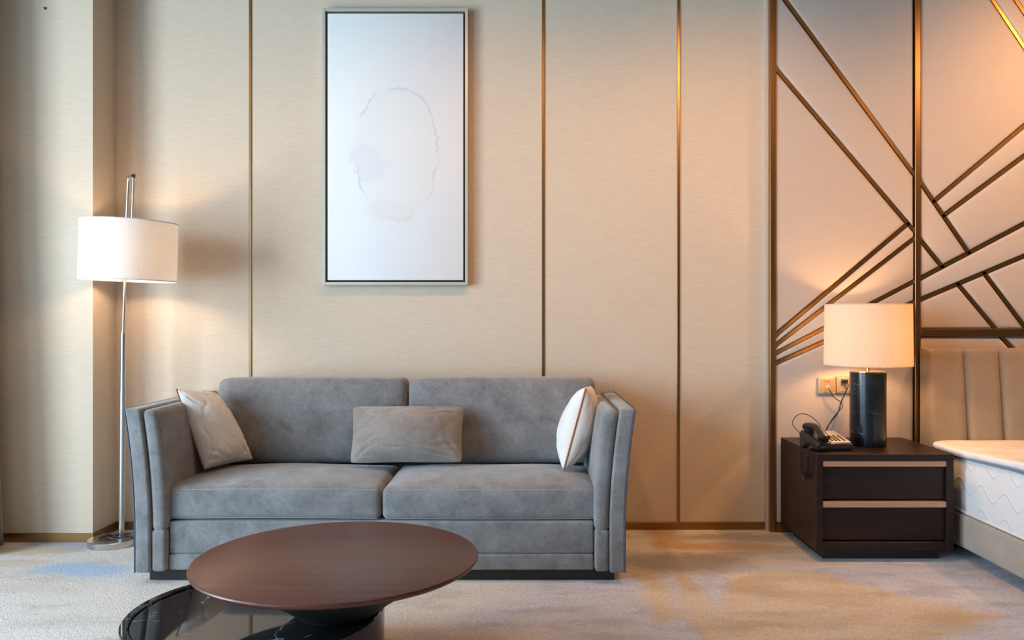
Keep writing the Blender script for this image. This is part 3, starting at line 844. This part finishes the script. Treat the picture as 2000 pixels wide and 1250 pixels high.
Rs, hs = 0.222, 0.143
bm = lathe([(Rs, -hs), (Rs, hs), (Rs - 0.0025, hs), (Rs - 0.0025, -hs)], 0, 0, 96, closed=True)
tilt = Matrix.Rotation(math.radians(1.6), 4, 'Y')
bmesh.ops.transform(bm, matrix=Matrix.Translation((SHX, SHY, SHZ)) @ tilt, verts=bm.verts)
sh = obj('lamp_shade', bm, 'shade_white', fl)
for zz in (-hs, hs):
    bm = bmesh.new()
    tube([Matrix.Translation((SHX, SHY, SHZ)) @ tilt @ Vector((Rs * math.cos(a * PI / 32), Rs * math.sin(a * PI / 32), zz)) for a in range(64)], 0.003, 6, bm=bm, closed=True)
    obj('shade_rim', bm, 'white', sh)
bm = lathe([(0, -0.045), (0.02, -0.04), (0.032, -0.015), (0.03, 0.01), (0.015, 0.035), (0.013, 0.06), (0, 0.06)], 0, 0, 24)
bmesh.ops.translate(bm, verts=bm.verts, vec=(SHX + 0.03, SHY - 0.02, SHZ - 0.02))
obj('bulb', bm, 'bulb_floor', fl)
obj('bulb_socket', tube([(SHX + 0.03, SHY - 0.02, SHZ + 0.041), tuple(rod_b + Vector((0, 0, -0.10)))], 0.010, 12), 'steel', fl)
zb = 0.038
cord = catmull([(-2.03, 4.21, zb), (-2.08, 4.185, zb), (-2.13, 4.15, zb), (-2.145, 4.125, zb), (-2.115, 4.11, zb), (-2.07, 4.135, zb), (-2.085, 4.16, zb + 0.008), (-2.12, 4.155, zb + 0.012), (-2.10, 4.125, zb + 0.006), (-2.06, 4.115, zb), (-2.01, 4.13, zb + 0.006), (-1.965, 4.16, 0.03), (-1.93, 4.22, 0.02), (-1.95, 4.32, 0.03), (-1.985, 4.36, 0.10), (-1.945, 4.38, 0.17), (-1.90, 4.40, 0.22), (-1.85, 4.42, 0.26)], 8)
obj('cord', tube(cord, 0.0035, 8), 'cable', fl)
cord = catmull([(-2.145, 4.16, zb), (-2.10, 4.185, zb + 0.004), (-2.04, 4.155, zb + 0.006), (-1.985, 4.13, 0.036), (-1.94, 4.14, 0.012), (-1.90, 4.2, 0.008)], 8)
obj('cord', tube(cord, 0.0035, 8), 'cable', fl)

# ------------------------------------------------------------------ nightstand
NX0, NX1, NY0, NY1, NZ0, NZ1 = 1.366, 2.011, 3.84, 4.372, 0.056, 0.51
ns = thing('nightstand', ((NX0 + NX1) / 2, (NY0 + NY1) / 2, 0), 'dark brown wooden nightstand with two drawers between sofa and bed', 'nightstand')
tk = 0.031
bm = bmesh.new()
box(NX0, NX1, NY0, NY1, NZ1 - tk, NZ1, 0.0015, 1, bm=bm)
box(NX0, NX0 + tk, NY0, NY1, NZ0, NZ1 - tk + 0.0005, 0.001, 1, bm=bm); box(NX1 - tk, NX1, NY0, NY1, NZ0, NZ1 - tk + 0.0005, 0.001, 1, bm=bm)
box(NX0 + tk, NX1 - tk, NY0, NY1, NZ0, NZ0 + 0.040, 0.001, 1, bm=bm); box(NX0 + tk, NX1 - tk, NY1 - 0.02, NY1, NZ0 + 0.04, NZ1 - tk, bm=bm)
obj('body', bm, 'wenge', ns, smooth=False)
obj('plinth', box(1.421, 1.972, 3.907, NY1 - 0.03, 0, NZ0, 0.001, 1), 'blackwood', ns, smooth=False)
dx0, dx1 = NX0 + tk + 0.002, NX1 - tk - 0.002
for (vt, vb) in ((900.5, 978), (980.5, 1058)):
    zt, zb_ = fz(vt, NY0), fz(vb, NY0)
    zs = zt - 0.0275
    d = obj('drawer', box(dx0, dx1, NY0 + 0.022, NY1 - 0.03, zb_ + 0.002, zs, 0.0015, 1), 'wenge', ns, smooth=False)
    obj('drawer_pull', box(dx0, dx1, NY0 + 0.003, NY0 + 0.05, zs + 0.0005, zt - 0.001, 0.0012, 1), 'copperwood', d, smooth=False)['label'] = 'rose copper strip pull'

# ------------------------------------------------------------------ table lamp
LX, LY, LR = 1.722, 4.112, 0.0865
tl_ = thing('table_lamp', (LX, LY, NZ1), 'lit table lamp with linen shade and black marble column on the nightstand', 'table lamp')
lz = fz(726, LY)
obj('column', lathe([(0, NZ1 + 0.001), (LR - 0.002, NZ1 + 0.001), (LR, NZ1 + 0.003), (LR, lz - 0.002), (LR - 0.002, lz), (0, lz)], LX, LY, 72), 'lampmarble', tl_)
obj('cap', lathe([(0, lz + 0.0003), (LR - 0.003, lz + 0.0003), (LR - 0.003, lz + 0.003), (0, lz + 0.003)], LX, LY, 72), 'brass', tl_)
obj('stem', lathe([(0, lz + 0.003), (0.010, lz + 0.003), (0.010, lz + 0.10), (0, lz + 0.10)], LX, LY, 20), 'brass', tl_)
sr, sz0, sz1 = 0.2095, fz(713, LY), fz(594.5, LY)
sh = obj('lamp_shade', lathe([(sr, sz0), (sr - 0.004, sz1), (sr - 0.0065, sz1), (sr - 0.0025, sz0)], LX, LY, 96, closed=True), 'shade_linen', tl_)
for zz, rr in ((sz0, sr - 0.0012), (sz1, sr - 0.0052)):
    bm = bmesh.new()
    tube([(LX + rr * math.cos(a * PI / 32), LY + rr * math.sin(a * PI / 32), zz) for a in range(64)], 0.0024, 6, bm=bm, closed=True)
    obj('shade_rim', bm, 'shade_linen', sh)
bm = lathe([(0, 0.0), (0.013, 0.0), (0.016, 0.025), (0.030, 0.055), (0.031, 0.075), (0.02, 0.098), (0, 0.105)], 0, 0, 24)
bmesh.ops.translate(bm, verts=bm.verts, vec=(LX, LY, lz + 0.105))
obj('bulb', bm, 'bulb_table', tl_)

# ------------------------------------------------------------------ wall plates
YS = 4.3775
def plate(u0, u1, v0, v1, label, cat, grp):
    x0, x1, z0, z1 = fx(u0, YS), fx(u1, YS), fz(v1, YS), fz(v0, YS)
    t = thing('wall_socket', ((x0 + x1) / 2, YS + 0.012, (z0 + z1) / 2), label, cat, grp)
    obj('plate', box(x0, x1, YS - 0.006, YS + 0.0135, z0, z1, 0.004, 3), 'plate', t)
    w = x1 - x0; h = z1 - z0
    obj('insert', box(x0 + w * 0.2, x1 - w * 0.2, YS - 0.0085, YS - 0.006, z0 + h * 0.12, z1 - h * 0.14, 0.001, 1), 'plate', t, smooth=False)
    return t, x0, x1, z0, z1
t, x0, x1, z0, z1 = plate(1598, 1632, 737, 769.5, 'telephone socket plate with red print on the wall above the telephone', 'socket', 'champagne socket plates')
cx, cz = (x0 + x1) / 2 + 0.003, (z0 + z1) / 2 - 0.006
obj('jack', box(cx - 0.009, cx + 0.008, YS - 0.011, YS - 0.008, cz - 0.010, cz + 0.006, 0.001, 1), 'white', t, smooth=False)
bm = bmesh.new()
for i, (dx, w, h) in enumerate(((-0.020, 0.005, 0.003), (-0.013, 0.004, 0.004), (-0.007, 0.003, 0.003), (-0.001, 0.004, 0.009), (0.005, 0.003, 0.010))):
    box(cx + dx, cx + dx + w, YS - 0.0092, YS - 0.0085, z1 - 0.022 - h / 2, z1 - 0.022 + h / 2, bm=bm)
obj('print', bm, 'red', t, smooth=False)
JACK = Vector((cx, YS - 0.012, cz))
t, x0, x1, z0, z1 = plate(1633.5, 1668, 735.5, 768, 'power socket plate with a black plug half hidden by the table lamp', 'socket', 'champagne socket plates')
cx, cz = (x0 + x1) / 2 - 0.0, (z0 + z1) / 2
bm = bmesh.new()
for dx, dz in ((-0.009, -0.012), (0.003, -0.012), (-0.003, -0.004)): box(cx + dx - 0.0022, cx + dx + 0.0022, YS - 0.009, YS - 0.0084, cz + dz - 0.005, cz + dz + 0.003, bm=bm)
obj('slot', bm, 'slot', t, smooth=False)
# lamp cord with plug
pc = Vector((fx(1651, 4.35), 4.35, fz(745, 4.35)))
obj('plug', box(pc.x - 0.016, pc.x + 0.016, 4.348, YS - 0.009, pc.z - 0.009, pc.z + 0.010, 0.003, 2), 'black', tl_)
def w(u, v, Y): return (fx(u, Y), Y, fz(v, Y))
obj('cord', tube(catmull([w(1655, 746, 4.348), w(1656.5, 755, 4.340), w(1650, 769, 4.345), w(1643, 785, 4.35), w(1637, 805, 4.34), w(1624, 823, 4.31), w(1616, 834, 4.27), (fx(1612, 4.22), 4.22, 0.545), (fx(1622, 4.22), 4.22, 0.515), (fx(1640, 4.20), 4.20, 0.5145), (LX - 0.09, 4.16, 0.5145)], 8), 0.0032, 8), 'cable', tl_)

# ------------------------------------------------------------------ telephone
ph = thing('telephone', (1.47, 4.03, NZ1), 'black desk telephone with white keypad on the nightstand', 'telephone')
PB = Matrix.Translation((1.475, 4.015, NZ1)) @ Matrix.Rotation(math.radians(6), 4, 'Z')
def put(bm, m): bmesh.ops.transform(bm, matrix=m, verts=bm.verts); return bm
# wedge shaped body: low at the front, tall at the back
def wedge(p, q):
    z = p.z
    if p.z > 0: z += 0.036 * (q[1] + 1) * 0.5
    return Vector((p.x, p.y, z))
obj('body', put(rbox(0, 0, 0.0185, 0.092, 0.098, 0.0175, 0.008, (8, 8, 2), wedge), PB), 'black', ph)
sl = math.atan2(0.036, 0.196)
PF = PB @ Matrix.Translation((0, 0, 0.0545)) @ Matrix.Rotation(sl, 4, 'X')
obj('faceplate', put(box(-0.012, 0.086, -0.085, 0.088, -0.002, 0.0022, 0.0015, 1), PF), 'white', ph, smooth=False)
bm = bmesh.new()
for r_ in range(5):
    for c_ in range(4):
        xx = 0.002 + c_ * 0.0185 + (0.006 if c_ == 3 else 0); yy = -0.062 + r_ * 0.0165
        box(xx - 0.0055, xx + 0.0055, yy - 0.0042, yy + 0.0042, 0.002, 0.0055, 0.001, 1, bm=bm)
obj('keypad', put(bm, PF), 'black', ph, smooth=False)
obj('message_light', put(box(-0.005, 0.06, -0.1005, -0.088, -0.006, -0.001, 0.002, 1), PF), 'redlens', ph, smooth=False)
# cradle and handset on the left
obj('cradle', put(rbox(-0.052, 0, 0.024, 0.034, 0.099, 0.018, 0.009, (3, 8, 2), wedge), PB), 'black', ph)
PH = PF @ Matrix.Translation((-0.052, 0.0, 0.022))
pts = []; rad = []
for i in range(33):
    t_ = i / 32; y = -0.098 + 0.196 * t_
    z = 0.030 * math.sin(PI * t_) ** 0.8 - 0.004
    e = abs(2 * t_ - 1)
    pts.append((0, y, z)); rad.append(0.0155 + 0.0085 * e ** 4 if 0 < i < 32 else 0.013)
hb = tube(pts, rad, 18)
for v in hb.verts: v.co.x *= 1.3
for yy in (-0.072, 0.072):
    lathe([(0, -0.022), (0.021, -0.022), (0.025, -0.014), (0.024, 0.006), (0, 0.008)], 0, yy, 24, bm=hb)
obj('handset', put(hb, PH), 'black', ph)
# coiled handset cord hanging over the nightstand's side edge
path = catmull([PB @ Vector((-0.05, -0.103, 0.02)), PB @ Vector((-0.075, -0.118, 0.018)), (1.372, 3.915, 0.528), (1.353, 3.91, 0.512), (1.3495, 3.912, 0.46), (1.350, 3.93, 0.40), (1.350, 3.955, 0.372), (1.350, 3.985, 0.40), (1.350, 3.998, 0.46), (1.352, 4.005, 0.515), (1.372, 4.02, 0.526), (1.385, 4.06, 0.526)], 40)
coil = []; prev = None
for i, p_ in enumerate(path):
    t_ = (path[min(i + 1, len(path) - 1)] - path[max(i - 1, 0)]).normalized()
    n_ = t_.cross(Vector((0.3, 0.2, 0.9))).normalized(); b_ = t_.cross(n_)
    a = i * 1.05; coil.append(p_ + (n_ * math.cos(a) + b_ * math.sin(a)) * 0.0062)
obj('coiled_cord', tube(coil, 0.0023, 6), 'cable', ph)
bm = tube(catmull([(1.385, 4.06, 0.524), (1.40, 4.11, 0.528), (1.43, 4.15, 0.526)], 6), [0.010] * 13, 12)
obj('cord_end', bm, 'black', ph)
# line cord up to the socket
obj('line_cord', tube(catmull([tuple(JACK), w(1618, 757, 4.35), w(1625, 770, 4.345), w(1633, 779, 4.345), w(1642, 785, 4.345), w(1645.5, 792, 4.345), w(1641, 801, 4.34), w(1630, 812, 4.32), w(1621, 826, 4.29), w(1617, 835, 4.24), tuple(PB @ Vector((0.05, 0.115, 0.03))), tuple(PB @ Vector((0.05, 0.092, 0.03)))], 8), 0.0022, 8), 'cable', ph)
obj('line_cord', tube(catmull([tuple(PB @ Vector((-0.086, 0.07, 0.05))), w(1549, 831, 4.12), w(1549, 822, 4.14), w(1556, 812, 4.16), w(1568, 808, 4.18), w(1583, 813, 4.20), w(1596, 824, 4.20), w(1603, 834, 4.17), tuple(PB @ Vector((0.02, 0.095, 0.05)))], 8), 0.0020, 8), 'cable', ph)

# ------------------------------------------------------------------ bed
BX0, BX1, BY0, BY1 = 2.065, 3.92, 2.2, 4.24
bed = thing('bed', ((BX0 + BX1) / 2, 3.2, 0), 'taupe upholstered bed frame with a channelled tan headboard', 'bed')
obj('bed_base', rbox((BX0 + BX1) / 2, (BY0 + BY1) / 2, (0.06 + 0.2185) / 2, (BX1 - BX0) / 2, (BY1 - BY0) / 2, (0.2185 - 0.06) / 2, 0.016, (20, 20, 4)), 'bedbase', bed)
for (x, y) in ((2.2, 2.35), (2.2, 4.1), (3.78, 2.35), (3.78, 4.1)):
    obj('leg', lathe([(0, 0), (0.025, 0), (0.028, 0.062), (0, 0.062)], x, y, 20), 'blackwood', bed)
# headboard of vertical channels
HX0, HX1, HZ0, HZ1 = 2.108, 3.92, 0.21, 0.987
seams = [HX0, 2.108 + 0.191, 2.108 + 0.191 + 0.186]
while seams[-1] + 0.186 < HX1: seams.append(seams[-1] + 0.186)
bm = bmesh.new()
cols = []
for a, b in zip(seams, seams[1:]):
    n = 24
    cols += [a + (b - a) * i / n for i in range(n)]
cols.append(seams[-1])
def front(x, z):
    import bisect
    i = min(max(bisect.bisect_right(seams, x) - 1, 0), len(seams) - 2)
    a, b = seams[i], seams[i + 1]; q = 2 * (x - a) / (b - a) - 1
    d = 0.030 * (1 - abs(q) ** 6)
    if i == 0 and q < 0: d = 0.030 
    return 4.304 - 0.050 * max(0, (HZ1 - z)) / 0.49 - d
zs_ = [HZ0, 0.3, 0.4, 0.5, 0.6, 0.7, 0.8, 0.88, 0.93, 0.955, 0.970, 0.980, 0.9855, HZ1]
F = []
for z in zs_:
    rr = 0.024; tt = max(0.0, (z - (HZ1 - rr)) / rr); back = rr * (1 - math.sqrt(max(0, 1 - tt * tt)))
    rowv = []
    for x in cols:
        s_ = max(0.0, 1 - (x - HX0) / 0.022); sb_ = 0.022 * (1 - math.sqrt(max(0, 1 - s_ * s_)))
        sag = 0.004 * math.cos((x - HX0) / 0.186 * 2 * PI) * (1 if z > 0.95 else 0)
        rowv.append(bm.verts.new((x, front(x, z) + back + sb_, z - sag * tt)))
    F.append(rowv)
Bk = [[bm.verts.new((x, 4.368, z)) for x in (cols[0], cols[-1])] for z in zs_]
for i in range(len(zs_) - 1):
    for j in range(len(cols) - 1): bm.faces.new((F[i][j], F[i][j + 1], F[i + 1][j + 1], F[i + 1][j]))
    bm.faces.new((F[i][0], F[i + 1][0], Bk[i + 1][0], Bk[i][0])); bm.faces.new((F[i][-1], Bk[i][1], Bk[i + 1][1], F[i + 1][-1]))
    bm.faces.new((Bk[i][0], Bk[i + 1][0], Bk[i + 1][1], Bk[i][1]))
bm.faces.new(F[-1] + [Bk[-1][1], Bk[-1][0]]); bm.faces.new(F[0][::-1] + [Bk[0][0], Bk[0][1]])
hbo = obj('headboard', bm, 'headboard', bed, autos=50)
hbo['label'] = 'tan headboard with vertical channels'
# mattress rests on the base
mt = thing('mattress', ((BX0 + BX1) / 2, 3.2, 0.2185), 'bare white quilted mattress on the bed beside the nightstand', 'mattress')
MX0, MX1, MY0, MY1 = 2.083, 3.90, 2.24, 4.222
def rise(y): 
    t = min(1, max(0, (3.98 - y) / 0.6)); return 0.024 * t * t * (3 - 2 * t)
def plan(p, hx, hy, rc):
    ax, ay = abs(p.x), abs(p.y); ox, oy = ax - (hx - rc), ay - (hy - rc)
    if ox > 0 and oy > 0:
        m_ = max(ox, oy); L = math.hypot(ox, oy)
        if L > 1e-9:
            k_ = m_ / L; ox *= k_; oy *= k_
        return math.copysign(hx - rc + ox, p.x), math.copysign(hy - rc + oy, p.y)
    return p.x, p.y
mcx, mcy = (MX0 + MX1) / 2, (MY0 + MY1) / 2
def mf(p, q):
    x, y = plan(p, (MX1 - MX0) / 2, (MY1 - MY0) / 2, 0.08)
    x += math.copysign(0.006 * (1 - q[2] ** 2), p.x) if abs(q[0]) > 0.9 else 0
    return Vector((x, y, p.z + (0.5 + 0.5 * q[2]) * rise(y + mcy) * 0.6))
obj('mattress_core', rbox(mcx, mcy, (0.2205 + 0.482) / 2, (MX1 - MX0) / 2, (MY1 - MY0) / 2, (0.482 - 0.2205) / 2, 0.012, (30, 50, 8), mf), 'mattress', mt)
def tf(p, q):
    hx, hy = (MX1 - MX0) / 2 + 0.014, (MY1 - MY0) / 2 + 0.008
    x, y = plan(p, hx, hy, 0.10)
    cr = (1 - q[0] ** 10) * (1 - q[1] ** 10)
    z = p.z + rise(y + mcy)
    if p.z > 0:
        z += 0.016 * cr + 0.007 * math.sin(x * 22) * math.sin(y * 22) * cr
    return Vector((x, y, z))
obj('pillow_top', rbox(mcx, mcy, 0.500, (MX1 - MX0) / 2 + 0.014, (MY1 - MY0) / 2 + 0.008, 0.016, 0.014, (60, 60, 2), tf), 'mattress_top', mt)
def ring(z, out, r, mat, name, amt=1.0):
    hx, hy, rc = (MX1 - MX0) / 2 + out, (MY1 - MY0) / 2 + out, 0.09
    pts = []
    for (cx_, cy_, a0) in ((hx - rc, hy - rc, 0), (-hx + rc, hy - rc, 90), (-hx + rc, -hy + rc, 180), (hx - rc, -hy + rc, 270)):
        for i in range(9):
            a = math.radians(a0 + 90 * i / 8); pts.append(Vector((mcx + cx_ + rc * math.cos(a), mcy + cy_ + rc * math.sin(a), z)))
        # long side filler
    full_ = []
    for a, b in zip(pts, pts[1:] + pts[:1]):
        n_ = max(1, int((b - a).length / 0.06))
        for i in range(n_): full_.append(a.lerp(b, i / n_))
    for q in full_: q.z += rise(q.y) * amt
    obj(name, tube(full_, r, 8, closed=True), mat, mt)
ring(0.483, 0.004, 0.0055, 'matgrey', 'piping', 0.75)
ring(0.4875, 0.0150, 0.0035, 'matgrey', 'piping', 1.0)
ring(0.2285, 0.002, 0.0070, 'mattrim', 'piping', 0.0)
